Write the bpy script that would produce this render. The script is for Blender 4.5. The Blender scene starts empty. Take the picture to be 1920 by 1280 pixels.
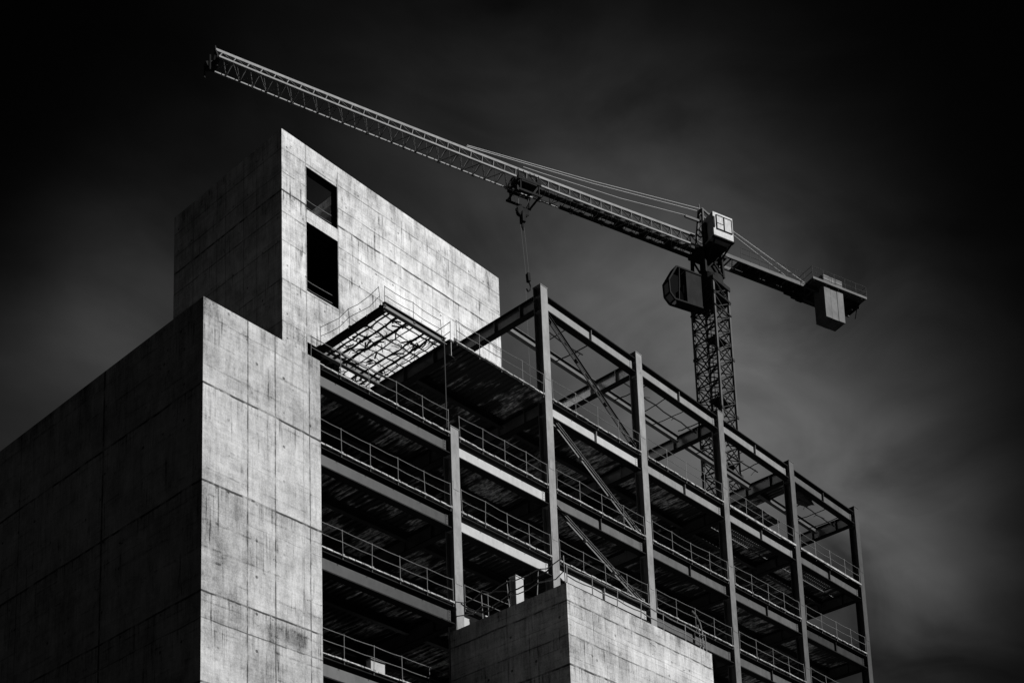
import bpy, math, random
from mathutils import Vector, Matrix
random.seed(7)
S = bpy.context.scene
COL = S.collection
R = math.radians

# ------------------------------------------------------------------ camera
cam_d = bpy.data.cameras.new("Camera")
cam = bpy.data.objects.new("Camera", cam_d)
COL.objects.link(cam)
yaw, pitch, roll = R(41.793), R(11.639), R(-2.061)
F = Vector((math.cos(pitch)*math.cos(yaw), math.cos(pitch)*math.sin(yaw), math.sin(pitch)))
Rt = F.cross(Vector((0, 0, 1))).normalized()
Up = Rt.cross(F)
R2 = Rt*math.cos(roll) + Up*math.sin(roll)
U2 = -Rt*math.sin(roll) + Up*math.cos(roll)
m = Matrix((R2, U2, -F)).transposed().to_4x4()
m.translation = Vector((0, 0, 1.6))
cam.matrix_world = m
cam_d.sensor_width = 36.0
cam_d.lens = 2739.086/1920*36.0
cam_d.shift_x = 0.0
cam_d.shift_y = (1804.529-640)/1920      # perspective-correction (shift) lens
cam_d.clip_start = 0.1
cam_d.clip_end = 5000
S.camera = cam

# ------------------------------------------------------------------ world (black and white: red-filtered dark sky with soft cloud)
SUN = Vector((0.30, -0.735, 0.608)).normalized()
elev = math.asin(SUN.z)
azim = math.atan2(SUN.x, SUN.y)
W = bpy.data.worlds.new("World"); S.world = W; W.use_nodes = True
wt = W.node_tree; wn = wt.nodes; wl = wt.links
wn.clear()
wo = wn.new('ShaderNodeOutputWorld'); bg = wn.new('ShaderNodeBackground')
sky = wn.new('ShaderNodeTexSky'); sky.sky_type = 'NISHITA'; sky.sun_disc = False
sky.sun_elevation = elev; sky.sun_rotation = azim
bw = wn.new('ShaderNodeRGBToBW'); wl.new(sky.outputs[0], bw.inputs[0])
tc = wn.new('ShaderNodeTexCoord')
def wm(op, a, b=None, c=None):
    n = wn.new('ShaderNodeMath'); n.operation = op
    for i, v in enumerate((a, b, c)):
        if v is None: continue
        if isinstance(v, (int, float)): n.inputs[i].default_value = v
        else: wl.new(v, n.inputs[i])
    return n.outputs[0]
nrm = wn.new('ShaderNodeVectorMath'); nrm.operation = 'NORMALIZE'; wl.new(tc.outputs['Generated'], nrm.inputs[0])
def noise_w(scale, detail, sx=(1, 1, 1), dist=0.0):
    mp = wn.new('ShaderNodeMapping'); mp.inputs['Scale'].default_value = sx
    wl.new(nrm.outputs[0], mp.inputs[0])
    n = wn.new('ShaderNodeTexNoise'); n.inputs['Scale'].default_value = scale
    n.inputs['Detail'].default_value = detail; n.inputs['Distortion'].default_value = dist
    wl.new(mp.outputs[0], n.inputs['Vector'])
    return n.outputs[0]
# cloud banks and, last, an added patch: (direction, tightness, brightness)
BANKS = [((0.768, 0.428, 0.474), 270, 0.155),
         ((0.700, 0.463, 0.542), 240, 0.135),
         ((0.645, 0.495, 0.575), 210, 0.110),
         ((0.595, 0.510, 0.622), 211, 0.020),
         ((0.818, 0.393, 0.420), 629, 0.075),
         ((0.446, 0.700, 0.558), 769, 0.062),
         ((0.460, 0.665, 0.588), 527, 0.026),
         ((0.571, 0.487, 0.661), 106, 0.005),
         ((0.410, 0.753, 0.515), 600, 0.026),
         ((0.525, 0.558, 0.642), 296, 0.022),
         ((0.622, 0.430, 0.654), 230, 0.007),
         ((0.861, 0.350, 0.368), 550, 0.008),
         ((-0.60, 0.55, 0.58), 50, 0.22)]  # added bright patch out of view, so left-facing steel gleams
tot = None
for d, k, a in BANKS:
    v = Vector(d).normalized()
    dn = wn.new('ShaderNodeVectorMath'); dn.operation = 'DOT_PRODUCT'
    wl.new(nrm.outputs[0], dn.inputs[0]); dn.inputs[1].default_value = v
    e = wm('MULTIPLY', wm('EXPONENT', wm('MULTIPLY', wm('SUBTRACT', dn.outputs['Value'], 1.0), float(k))), float(a))
    tot = e if tot is None else wm('ADD', tot, e)
n1 = noise_w(3.2, 5.0, (1, 1, 1.8), 0.6)
n2 = noise_w(9.0, 6.0, (1, 1, 2.2), 0.4)
n3 = noise_w(5.5, 7.0, (0.5, 1.6, 2.6), 1.2)
cl = wm('ADD', wm('ADD', wm('MULTIPLY', n1, 0.9), wm('MULTIPLY', n2, 0.35)), wm('MULTIPLY', n3, 0.6))       # about 0.9
tot = wm('MULTIPLY', tot, wm('MAXIMUM', wm('SUBTRACT', wm('MULTIPLY', cl, 3.0), 1.72), 0.2))
tot = wm('ADD', tot, 0.0016)
fin = wm('MULTIPLY', wm('MULTIPLY', bw.outputs[0], 2.4), tot)
wl.new(fin, bg.inputs['Color']); bg.inputs['Strength'].default_value = 0.1
wl.new(bg.outputs[0], wo.inputs[0])

# ------------------------------------------------------------------ sun
sd = bpy.data.lights.new("Sun", 'SUN'); sd.energy = 5.0; sd.angle = R(0.5); sd.color = (1.0, 0.999, 0.996)
so = bpy.data.objects.new("Sun", sd); COL.objects.link(so)
so.rotation_euler = SUN.to_track_quat('Z', 'Y').to_euler()
S.view_settings.view_transform = 'Standard'; S.view_settings.look = 'None'
S.view_settings.exposure = 0.0; S.view_settings.gamma = 1
S.render.engine = 'CYCLES'

# ------------------------------------------------------------------ materials
class NT:
    def __init__(s, name):
        s.m = bpy.data.materials.new(name); s.m.use_nodes = True
        s.t = s.m.node_tree; s.n = s.t.nodes; s.l = s.t.links
        s.b = s.n['Principled BSDF']
        s.geo = s.n.new('ShaderNodeNewGeometry'); s.pos = s.geo.outputs['Position']
        sx = s.n.new('ShaderNodeSeparateXYZ'); s.l.new(s.pos, sx.inputs[0]); s.xyz = sx.outputs
        nx = s.n.new('ShaderNodeSeparateXYZ'); s.l.new(s.geo.outputs['True Normal'], nx.inputs[0]); s.nx = nx.outputs
    def put(s, v, sock):
        if isinstance(v, (int, float, tuple)): sock.default_value = v
        else: s.l.new(v, sock)
    def M(s, op, a, b=None, c=None, clamp=False):
        n = s.n.new('ShaderNodeMath'); n.operation = op; n.use_clamp = clamp
        for i, v in enumerate((a, b, c)):
            if v is not None: s.put(v, n.inputs[i])
        return n.outputs[0]
    def noise(s, scale, detail=4, sc=(1, 1, 1), rough=0.55, dist=0.0, off=(0, 0, 0)):
        mp = s.n.new('ShaderNodeMapping'); mp.inputs['Scale'].default_value = sc; mp.inputs['Location'].default_value = off
        s.l.new(s.pos, mp.inputs[0])
        n = s.n.new('ShaderNodeTexNoise'); n.inputs['Scale'].default_value = scale
        n.inputs['Detail'].default_value = detail; n.inputs['Roughness'].default_value = rough
        n.inputs['Distortion'].default_value = dist
        s.l.new(mp.outputs[0], n.inputs['Vector']); return n.outputs[0]
    def ramp(s, v, lo, hi, a=0.0, b=1.0):       # smooth map of v from [lo,hi] to [a,b]
        n = s.n.new('ShaderNodeMapRange'); n.interpolation_type = 'SMOOTHSTEP'
        s.put(v, n.inputs[0]); n.inputs[1].default_value = lo; n.inputs[2].default_value = hi
        n.inputs[3].default_value = a; n.inputs[4].default_value = b
        return n.outputs[0]
    def grey(s, v):
        c = s.n.new('ShaderNodeCombineColor')
        for i in range(3): s.put(v, c.inputs[i])
        return c.outputs[0]
    def line(s, coord, v, w, strength, wob):      # dark joint line at coord = v
        d = s.M('ABSOLUTE', s.M('SUBTRACT', s.M('ADD', coord, wob), float(v)))
        return s.M('MULTIPLY', s.ramp(d, w*0.35, w, 1.0, 0.0), strength)

def concrete(name, base, zj=(), xj=(), yj=(), seed=0.0, bands=(), stain=None, topz=None, panels=(), plank=0.46):
    k = NT(name); M = k.M
    o = (seed*13.1, seed*7.7, seed*3.3)
    big = k.noise(0.16, 5, (1, 1, 1.2), 0.6, 0.4, o)
    mid = k.noise(0.9, 8, (1, 1, 0.8), 0.68, 0.2, o)
    streak = k.noise(2.6, 5, (1, 1, 0.055), 0.6, 0.0, o)
    fine = k.noise(7.5, 6, (1, 1, 0.16), 0.65, 0.0, o)
    board = k.noise(2.2, 3, (0.10, 0.10, 3.2), 0.6, 0.0, o)
    grain = k.noise(16, 5, (1, 1, 1), 0.8, 0.0, o)
    v = M('ADD', M('MULTIPLY', M('SUBTRACT', big, 0.5), 1.0), 1.0)
    v = M('ADD', v, M('MULTIPLY', M('SUBTRACT', mid, 0.5), 1.45))
    v = M('ADD', v, M('MULTIPLY', M('SUBTRACT', streak, 0.5), 0.55))
    v = M('ADD', v, M('MULTIPLY', M('SUBTRACT', fine, 0.5), 0.7))
    v = M('ADD', v, M('MULTIPLY', M('SUBTRACT', board, 0.5), 0.4))
    v = M('ADD', v, M('MULTIPLY', M('SUBTRACT', grain, 0.5), 1.2))
    # formwork boards: each horizontal board with its own tone and a faint, broken edge
    zb = M('DIVIDE', k.xyz[2], plank)
    wnz = k.n.new('ShaderNodeTexWhiteNoise'); wnz.noise_dimensions = '1D'; k.put(M('FLOOR', zb), wnz.inputs['W'])
    v = M('ADD', v, M('MULTIPLY', M('SUBTRACT', wnz.outputs['Value'], 0.5), 0.11))
    pe = M('ABSOLUTE', M('SUBTRACT', M('FRACT', M('ADD', zb, M('MULTIPLY', M('SUBTRACT', mid, 0.5), 0.12))), 0.5))
    v = M('SUBTRACT', v, M('MULTIPLY', M('MULTIPLY', k.ramp(pe, 0.44, 0.49), k.ramp(k.noise(0.8, 5, (1, 1, 1.6), 0.7, 0, o), 0.47, 0.6)), 0.28))
    # dark water runs, thin and broken into patches
    thin = k.noise(8.5, 3, (1, 1, 0.045), 0.55, 0.0, o)
    runs = M('MULTIPLY', k.ramp(thin, 0.57, 0.68), k.ramp(k.noise(0.5, 5, (1, 1, 1), 0.65, 0, o), 0.46, 0.62))
    v = M('SUBTRACT', v, M('MULTIPLY', runs, 0.5))
    # drips hanging below every pour joint
    for z, w, s_ in zj:
        d = M('SUBTRACT', float(z), k.xyz[2])
        dm = M('MULTIPLY', M('GREATER_THAN', d, 0.0), k.ramp(M('ADD', d, M('MULTIPLY', M('SUBTRACT', streak, 0.5), 1.6)), 0.0, 1.1, 1.0, 0.0))
        v = M('SUBTRACT', v, M('MULTIPLY', M('MULTIPLY', dm, k.ramp(M('ADD', thin, M('MULTIPLY', M('SUBTRACT', mid, 0.5), 0.6)), 0.50, 0.66)), 0.34*s_))
    # scuffed patches and pits, sharp edged
    sc = k.ramp(k.noise(2.1, 9, (0.5, 0.5, 1.7), 0.78, 0.3, o), 0.60, 0.66)
    v = M('SUBTRACT', v, M('MULTIPLY', M('MULTIPLY', sc, k.ramp(big, 0.40, 0.6, 0.25, 1.0)), 0.60))
    pits = k.ramp(k.noise(9.0, 3, (1, 1, 0.7), 0.6, 0, o), 0.70, 0.76)
    v = M('SUBTRACT', v, M('MULTIPLY', M('MULTIPLY', pits, k.ramp(mid, 0.42, 0.55)), 0.7))
    for x0_, x1_, z0_, z1_, a in panels:
        pm_ = M('MULTIPLY', M('MULTIPLY', M('GREATER_THAN', k.xyz[0], float(x0_)), M('LESS_THAN', k.xyz[0], float(x1_))), M('MULTIPLY', M('GREATER_THAN', k.xyz[2], float(z0_)), M('LESS_THAN', k.xyz[2], float(z1_))))
        v = M('ADD', v, M('MULTIPLY', pm_, float(a)))
    if topz is not None:                          # dirt along the top edge of the wall
        t = k.ramp(M('SUBTRACT', topz, k.xyz[2]), 0.0, 1.5, 1.0, 0.0)
        v = M('SUBTRACT', v, M('MULTIPLY', M('MULTIPLY', t, k.ramp(k.noise(1.6, 6, (1, 1, 0.22), 0.7, 0, o), 0.42, 0.66)), 0.42))
    wob = M('MULTIPLY', M('SUBTRACT', k.noise(0.7, 4, (1, 1, 1), 0.6, 0, o), 0.5), 0.16)
    brk = k.ramp(k.noise(1.4, 4, (1, 1, 1), 0.6, 0, o), 0.36, 0.56, 0.35, 1.0)
    L = None
    isx = k.ramp(M('ABSOLUTE', k.nx[0]), 0.45, 0.55); isy = k.ramp(M('ABSOLUTE', k.nx[1]), 0.45, 0.55)
    def add(e):
        nonlocal L
        L = e if L is None else M('MAXIMUM', L, e)
    for z, w, s_ in zj: add(k.line(k.xyz[2], z, w, s_, wob))
    for x, w, s_ in xj: add(M('MULTIPLY', k.line(k.xyz[0], x, w, s_, M('MULTIPLY', wob, 0.3)), isy))
    for y, w, s_ in yj: add(M('MULTIPLY', k.line(k.xyz[1], y, w, s_, M('MULTIPLY', wob, 0.3)), isx))
    # tint per pour: bands between two heights
    for z0, z1, a in bands:
        bmask = M('MULTIPLY', M('GREATER_THAN', k.xyz[2], float(z0)), M('LESS_THAN', k.xyz[2], float(z1)))
        v = M('ADD', v, M('MULTIPLY', bmask, float(a)))
    # tie holes
    def hole(c, p, off): return M('SUBTRACT', M('FRACT', M('ADD', M('DIVIDE', c, p), off)), 0.5)
    hx = M('MULTIPLY', hole(M('ADD', k.xyz[0], k.xyz[1]), 1.45, 0.13), 1.45)
    hz = M('MULTIPLY', hole(k.xyz[2], 1.62, 0.31), 1.62)
    hd = M('SQRT', M('ADD', M('MULTIPLY', hx, hx), M('MULTIPLY', hz, hz)))
    hm = M('MULTIPLY', k.ramp(hd, 0.045, 0.09, 1.0, 0.0), k.ramp(k.noise(0.9, 2, (1, 1, 1), 0.5, 0, o), 0.45, 0.6))
    add(M('MULTIPLY', hm, 0.85))
    # blow holes and chips
    vo = k.n.new('ShaderNodeTexVoronoi'); vo.inputs['Scale'].default_value = 1.35
    k.l.new(k.pos, vo.inputs['Vector'])
    wn_ = M('MULTIPLY', k.ramp(M('ADD', vo.outputs['Distance'], M('MULTIPLY', M('SUBTRACT', grain, 0.5), 0.16)), 0.07, 0.12, 1.0, 0.0), k.ramp(k.noise(0.5, 3, (1, 1, 1), 0.5, 0, o), 0.46, 0.58))
    add(M('MULTIPLY', wn_, 0.6))
    if stain:
        (x, z, rx, rz, a) = stain
        ex = M('DIVIDE', M('SUBTRACT', k.xyz[0], float(x)), rx); ez = M('DIVIDE', M('SUBTRACT', k.xyz[2], float(z)), rz)
        dd = M('SQRT', M('ADD', M('MULTIPLY', ex, ex), M('MULTIPLY', ez, ez)))
        dd = M('ADD', dd, M('MULTIPLY', M('SUBTRACT', mid, 0.5), 2.2))
        v = M('SUBTRACT', v, M('MULTIPLY', k.ramp(dd, 0.45, 1.1, 1.0, 0.0), a))
    v = M('MULTIPLY', M('ADD', M('MULTIPLY', M('SUBTRACT', v, 0.95), 1.25), 0.97), float(base))
    if L is not None:
        L = M('MULTIPLY', L, brk)
        v = M('MULTIPLY', v, M('SUBTRACT', 1.0, L))
    v = M('MAXIMUM', v, 0.04); v = M('MINIMUM', v, 0.85)
    k.put(k.grey(v), k.b.inputs['Base Color']); k.b.inputs['Roughness'].default_value = 0.82
    k.b.inputs['Specular IOR Level'].default_value = 0.25
    bp = k.n.new('ShaderNodeBump'); bp.inputs['Strength'].default_value = 0.35; bp.inputs['Distance'].default_value = 0.03
    hgt = M('ADD', M('MULTIPLY', mid, 0.7), M('MULTIPLY', grain, 0.5))
    if L is not None: hgt = M('SUBTRACT', hgt, M('MULTIPLY', L, 1.2))
    k.put(hgt, bp.inputs['Height']); k.put(bp.outputs[0], k.b.inputs['Normal'])
    return k.m

def steel(name, base, rough=0.5, metal=0.0, var=0.5, streak=True, scale=1.0, spec=0.3):
    k = NT(name); M = k.M
    a = k.noise(1.1*scale, 6, (1, 1, 0.7), 0.65); b = k.noise(5.0*scale, 5, (1, 1, 0.35) if streak else (1, 1, 1), 0.7)
    v = M('ADD', 1.0, M('MULTIPLY', M('SUBTRACT', a, 0.5), 1.6*var)); v = M('ADD', v, M('MULTIPLY', M('SUBTRACT', b, 0.5), 1.2*var))
    sp = k.ramp(k.noise(3.2*scale, 6, (1, 1, 1), 0.7), 0.60, 0.70)
    v = M('SUBTRACT', v, M('MULTIPLY', sp, 0.5*var))
    v = M('MAXIMUM', M('MULTIPLY', v, float(base)), 0.008)
    k.put(k.grey(v), k.b.inputs['Base Color'])
    k.put(M('ADD', M('MULTIPLY', b, 0.25), rough-0.12), k.b.inputs['Roughness'])
    k.b.inputs['Metallic'].default_value = metal; k.b.inputs['Specular IOR Level'].default_value = spec
    return k.m

TZ = [(68.12, .06, .5), (66.5, .06, .55), (65.22, .09, .95), (63.72, .06, .65), (61.8, .06, .6), (59.2, .065, .75), (56.42, .06, .6), (53.6, .05, .6)]
def deckmat():
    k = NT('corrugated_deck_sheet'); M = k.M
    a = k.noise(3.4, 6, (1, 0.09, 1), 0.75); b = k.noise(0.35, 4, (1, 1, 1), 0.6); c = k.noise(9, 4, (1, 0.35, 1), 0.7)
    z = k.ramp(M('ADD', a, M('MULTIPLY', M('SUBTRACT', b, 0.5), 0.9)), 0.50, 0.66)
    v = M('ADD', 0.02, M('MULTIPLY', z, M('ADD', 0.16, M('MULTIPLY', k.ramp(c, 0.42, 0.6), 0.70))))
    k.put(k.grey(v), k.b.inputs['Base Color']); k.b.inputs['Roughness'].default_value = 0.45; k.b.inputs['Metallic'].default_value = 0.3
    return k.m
MAT = {
 'tower': concrete('tower_concrete', 0.56, TZ, [(49.53, .035, .3), (50.75, .045, .6), (53.35, .045, .6), (58.2, .03, .25), (63.64, .04, .35)],
     [(62.4, .04, .5), (63.7, .05, .5), (65.5, .05, .5), (66.4, .05, .5), (68.9, .05, .5)], 1.0, [(65.22, 66.5, .03), (53, 56.4, -.10), (68.12, 69.5, -.03), (61.8, 63.7, .04)], None, 69.4, [(48.9, 50.75, 61.8, 68.12, -.08), (50.75, 53.35, 55.9, 59.3, -.07), (48.9, 50.75, 53, 59.2, -.06), (58.2, 68.3, 58, 66.5, .05)]),
 'wall': concrete('wall_concrete', 0.40, [(40.2, .03, .30), (37.1, .075, .95), (34.3, .03, .18), (32.78, .075, .95), (31.6, .03, .3), (28.0, .065, .9), (26.85, .045, .7), (24.2, .06, .9)],
     [(34.17, .05, .8), (35.62, .05, .8), (37.16, .03, .4), (37.51, .05, .7)], [(51.45, .09, .9), (58.5, .06, .5), (66.0, .06, .5)], 2.3,
     [(26.85, 28.0, -.12), (32.78, 37.1, .05), (28.0, 32.78, -.04)], (36.3, 27.35, 1.6, .5, .26), 41.0, [(31.9, 34.17, 37.1, 41, -.05), (34.17, 35.62, 37.1, 41, -.02), (35.62, 38.2, 32.78, 37.1, .09), (34.17, 35.62, 32.78, 37.1, .03), (31.9, 34.17, 28, 32.78, -.08), (35.62, 38.2, 20, 26.85, .08), (31.9, 34.17, 20, 26.85, .05)], 1.15),
 'low': concrete('low_block_concrete', 0.45, [(30.12, .06, .8), (29.25, .035, .35), (28.52, .05, .6), (27.12, .075, .95), (25.5, .05, .7)],
     [(49.2, .03, .3), (52.6, .03, .2), (55.9, .03, .25)], [(41.2, .05, .5)], 4.1, [(28.82, 30.42, .04)], None, 30.98, [(46.5, 48.7, 20, 30.1, -.06)], 0.5),
 'slab': steel('deck_edge_steel', 0.34, 0.6, 0.0, 2.2, False, 2.0),
 'deck_top': steel('deck_surface', 0.14, 0.9, 0.0, 0.5, False, 1.0, 0.0),
 'deck': deckmat(),
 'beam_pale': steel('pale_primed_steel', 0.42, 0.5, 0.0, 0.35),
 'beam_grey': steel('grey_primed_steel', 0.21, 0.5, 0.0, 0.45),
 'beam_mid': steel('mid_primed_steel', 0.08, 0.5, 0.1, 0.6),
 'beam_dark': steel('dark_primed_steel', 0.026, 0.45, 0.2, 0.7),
 'column0': steel('pale_column_steel', 0.22, 0.55, 0.0, 0.9), 'column1': steel('dimmed_column_steel', 0.14, 0.55, 0.0, 0.9),
 'column2': steel('dimmer_column_steel', 0.085, 0.5, 0.0, 0.7), 'column3': steel('dimmest_column_steel', 0.05, 0.5, 0.0, 0.7),  # columns darken to the right: light falloff put into their paint
 'flange': steel('shade_toned_flange', 0.018, 0.8, 0.0, 0.6, True, 1.0, 0.02),  # shade on the flanges is put into this dark tone
 'shade_tone': steel('painted_shade_black', 0.012, 0.95, 0.0, 0.4, True, 1.0, 0.0),  # near-black stand-in for shade: opening sides, tower floors, hidden block side
 'brace_dark': steel('dark_brace_steel', 0.03, 0.7, 0.0, 0.6, True, 1.0, 0.1),
 'cross': steel('cross_beam_steel', 0.16, 0.38, 0.6, 0.6),
 'cross_bright': steel('lit_tone_cross_beam', 0.75, 0.3, 0.85, 0.4),  # lit look of the webs painted in where the sun cannot reach
 'cross_mid': steel('half_lit_tone_cross_beam', 0.42, 0.34, 0.8, 0.5),  # weaker copy of the same painted-in brightness
 'rod': steel('rusty_reinforcing_steel', 0.02, 0.7, 0.0, 0.6),
 'rail': steel('galvanised_guardrail_tube', 0.17, 0.5, 0.1, 0.6),
 'brace': steel('brace_steel', 0.16, 0.5, 0.1, 0.5),
 'chord': steel('crane_chord_paint', 0.34, 0.8, 0.0, 0.5, False, 1.0, 0.0),
 'lattice': steel('crane_lattice_paint', 0.10, 0.6, 0.0, 0.6, True, 1.0, 0.1),
 'crane': steel('crane_dark_paint', 0.028, 0.8, 0.0, 0.8, True, 1.0, 0.02),
 'jib_lattice': steel('jib_lattice_paint', 0.20, 0.8, 0.0, 0.9, False, 1.0, 0.0),
 'mast_paint': steel('mast_lattice_paint', 0.035, 0.7, 0.0, 0.6, True, 1.0, 0.1),
 'mast_leg': steel('mast_leg_paint', 0.10, 0.6, 0.0, 0.6, True, 1.0, 0.1),
 'crane_pale': steel('crane_pale_panel', 0.27, 0.5, 0.0, 0.5, True, 1.6),
 'ballast': steel('ballast_concrete', 0.16, 0.8, 0.0, 0.8, True, 1.4),
 'rope': steel('wire_rope', 0.25, 0.5, 0.3, 0.2),
 'pendant': steel('pendant_cable', 0.5, 0.8, 0.0, 0.2, False, 1.0, 0.0),
 'tarp': steel('pale_tarpaulin', 0.38, 0.7, 0.0, 0.5, False, 2.0),
 'net': steel('dark_netting', 0.05, 0.9, 0.0, 0.8, False, 2.0),
 'ground': steel('asphalt', 0.013, 0.9, 0.0, 0.5, False, 0.4, 0.0),
}
def glass():
    m_ = bpy.data.materials.new('cab_glass'); m_.use_nodes = True
    t = m_.node_tree; t.nodes.clear(); o = t.nodes.new('ShaderNodeOutputMaterial')
    a = t.nodes.new('ShaderNodeBsdfTransparent'); a.inputs[0].default_value = (.3, .3, .3, 1)
    g = t.nodes.new('ShaderNodeBsdfGlossy'); g.inputs['Roughness'].default_value = .004; g.inputs[0].default_value = (.8, .8, .8, 1)
    mx = t.nodes.new('ShaderNodeMixShader'); mx.inputs[0].default_value = .04
    t.links.new(a.outputs[0], mx.inputs[1]); t.links.new(g.outputs[0], mx.inputs[2]); t.links.new(mx.outputs[0], o.inputs[0])
    return m_
MAT['glass'] = glass()
MAT['net'].use_backface_culling = False

# ------------------------------------------------------------------ mesh builder
class MB:
    def __init__(s): s.v = []; s.f = []
    def quad(s, *p):
        i = len(s.v); s.v += [tuple(q) for q in p]; s.f.append(tuple(range(i, i+len(p))))
    def hexa(s, p):         # 8 corners: bottom 4 ccw, top 4 ccw
        i = len(s.v); s.v += [tuple(q) for q in p]
        for f in ((3, 2, 1, 0), (4, 5, 6, 7), (0, 1, 5, 4), (1, 2, 6, 5), (2, 3, 7, 6), (3, 0, 4, 7)):
            s.f.append(tuple(i+j for j in f))
    def box(s, x0, x1, y0, y1, z0, z1):
        s.hexa([(x0, y0, z0), (x1, y0, z0), (x1, y1, z0), (x0, y1, z0), (x0, y0, z1), (x1, y0, z1), (x1, y1, z1), (x0, y1, z1)])
    def bar(s, a, b, w, h, side=None):      # rectangular bar from a to b; w across 'side', h across the other
        a = Vector(a); b = Vector(b); d = (b-a).normalized()
        if side is None: side = Vector((0, 0, 1)).cross(d) if abs(d.z) < .95 else Vector((1, 0, 0))
        side = Vector(side); side = (side - d*side.dot(d)).normalized(); up = d.cross(side).normalized()
        p = []
        for q in (a, b):
            for sx, sy in ((-1, -1), (1, -1), (1, 1), (-1, 1)): p.append(q + side*sx*w/2 + up*sy*h/2)
        s.hexa(p)
    def ibeam(s, a, b, w, h, tf=.04, tw=.03, up=(0, 0, 1)):     # top of section on the line a-b; hangs down by h along -up
        a = Vector(a); b = Vector(b); d = (b-a).normalized(); up = Vector(up); up = (up-d*up.dot(d)).normalized()
        sd_ = d.cross(up).normalized()
        for o, ww, hh in ((tf/2, w, tf), (h-tf/2, w, tf), (h/2, tw, h-2*tf)):
            s.bar(a-up*o, b-up*o, ww, hh, sd_)
    def tube(s, pts, r, n=6, cap=True):
        pts = [Vector(p) for p in pts]; rings = []
        for i, p in enumerate(pts):
            d = (pts[min(i+1, len(pts)-1)]-pts[max(i-1, 0)]).normalized()
            u = d.cross(Vector((0, 0, 1)))
            if u.length < .1: u = d.cross(Vector((1, 0, 0)))
            u.normalize(); w = d.cross(u)
            i0 = len(s.v); rr = r[i] if isinstance(r, (list, tuple)) else r
            for k in range(n):
                t = 2*math.pi*k/n; s.v.append(tuple(p+u*math.cos(t)*rr+w*math.sin(t)*rr))
            rings.append(i0)
        for a, b in zip(rings, rings[1:]):
            for k in range(n): s.f.append((a+k, a+(k+1) % n, b+(k+1) % n, b+k))
        if cap:
            s.f.append(tuple(rings[0]+k for k in reversed(range(n)))); s.f.append(tuple(rings[-1]+k for k in range(n)))
    def build(s, name, mat, parent=None, label=None, kind=None, origin=None):
        org = Vector(origin) if origin else Vector((0, 0, 0))
        p = parent
        while p is not None: org = org + p.location; p = p.parent
        if parent is None and origin is None and s.v:
            xs = [v[0] for v in s.v]; ys = [v[1] for v in s.v]; zs = [v[2] for v in s.v]
            org = Vector(((min(xs)+max(xs))/2, (min(ys)+max(ys))/2, min(zs)))
        me = bpy.data.meshes.new(name); me.from_pydata([tuple(Vector(v)-org) for v in s.v], [], s.f); me.update()
        me.materials.append(MAT[mat] if isinstance(mat, str) else mat)
        o = bpy.data.objects.new(name, me); COL.objects.link(o)
        if parent is not None: o.parent = parent
        else: o.location = org
        if label: o['label'] = label
        if kind: o['kind'] = kind
        return o
def thing(name, label, cat, loc=(0, 0, 0), group=None):
    o = bpy.data.objects.new(name, None); COL.objects.link(o); o.location = loc
    o['label'] = label; o['category'] = cat
    if group: o['group'] = group
    return o
def tag(o, label, cat, group=None):
    o['label'] = label; o['category'] = cat
    if group: o['group'] = group
    return o

# ------------------------------------------------------------------ ground
g = MB(); g.quad((-2500, -2500, 0), (2500, -2500, 0), (2500, 2500, 0), (-2500, 2500, 0))
g.build('ground', 'ground', kind='structure', origin=(0, 0, 0))

# ------------------------------------------------------------------ concrete volumes
def holed_wall(mb, x0, x1, z0, z1, y0, y1, holes):
    xs = sorted({x0, x1, *[h[0] for h in holes], *[h[1] for h in holes]})
    zs = sorted({z0, z1, *[h[2] for h in holes], *[h[3] for h in holes]})
    for a, b in zip(xs, xs[1:]):
        for c, d in zip(zs, zs[1:]):
            if any(a >= h[0] and b <= h[1] and c >= h[2] and d <= h[3] for h in holes): continue
            mb.quad((a, y0, c), (b, y0, c), (b, y0, d), (a, y0, d)); mb.quad((b, y1, c), (a, y1, c), (a, y1, d), (b, y1, d))
    for a, b, c, d in holes:
        mb.quad((a, y0, c), (a, y0, d), (a, y1, d), (a, y1, c)); mb.quad((b, y0, d), (b, y0, c), (b, y1, c), (b, y1, d))
        mb.quad((a, y0, d), (b, y0, d), (b, y1, d), (a, y1, d)); mb.quad((b, y0, c), (a, y0, c), (a, y1, c), (b, y1, c))
    mb.quad((x0, y0, z1), (x1, y0, z1), (x1, y1, z1), (x0, y1, z1)); mb.quad((x0, y1, z0), (x0, y0, z0), (x0, y0, z1), (x0, y1, z1))
    mb.quad((x1, y0, z0), (x1, y1, z0), (x1, y1, z1), (x1, y0, z1))

# tall tower: roofless concrete core with three openings in its bright face
T = thing('concrete_tower', 'tallest pale concrete tower with stacked rectangular openings, rising behind the steel frame', 'tower', (48.9, 60, 0))
TX0, TX1, TY0, TY1, TTOP = 48.9, 68.3, 60.0, 71.0, 69.45
wins = [(50.8, 53.32, 64.95, 67.95), (50.8, 53.32, 59.35, 64.1), (50.8, 53.32, 51.6, 55.9)]
w = MB(); holed_wall(w, TX0, TX1, 0, TTOP, TY0, TY0+.55, wins); w.build('front_wall', 'tower', T)
w = MB(); w.box(TX0, TX0+.5, TY0+.55, TY1, 0, TTOP); w.build('side_wall', 'tower', T)
w = MB(); w.box(TX1-.5, TX1, TY0+.55, TY1, 0, TTOP); w.build('side_wall', 'tower', T)
w = MB(); w.box(TX0+.5, TX1-.5, TY1-.5, TY1, 0, TTOP); w.build('back_wall', 'tower', T)
for z in (64.22, 58.6, 50.9):
    w = MB(); w.box(TX0+.5, TX1-.5, TY0+.55, TY1-.5, z-.3, z); w.build('floor_slab', 'shade_tone', T)  # floors coloured black so no sunlit bounce shows in the openings
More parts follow.
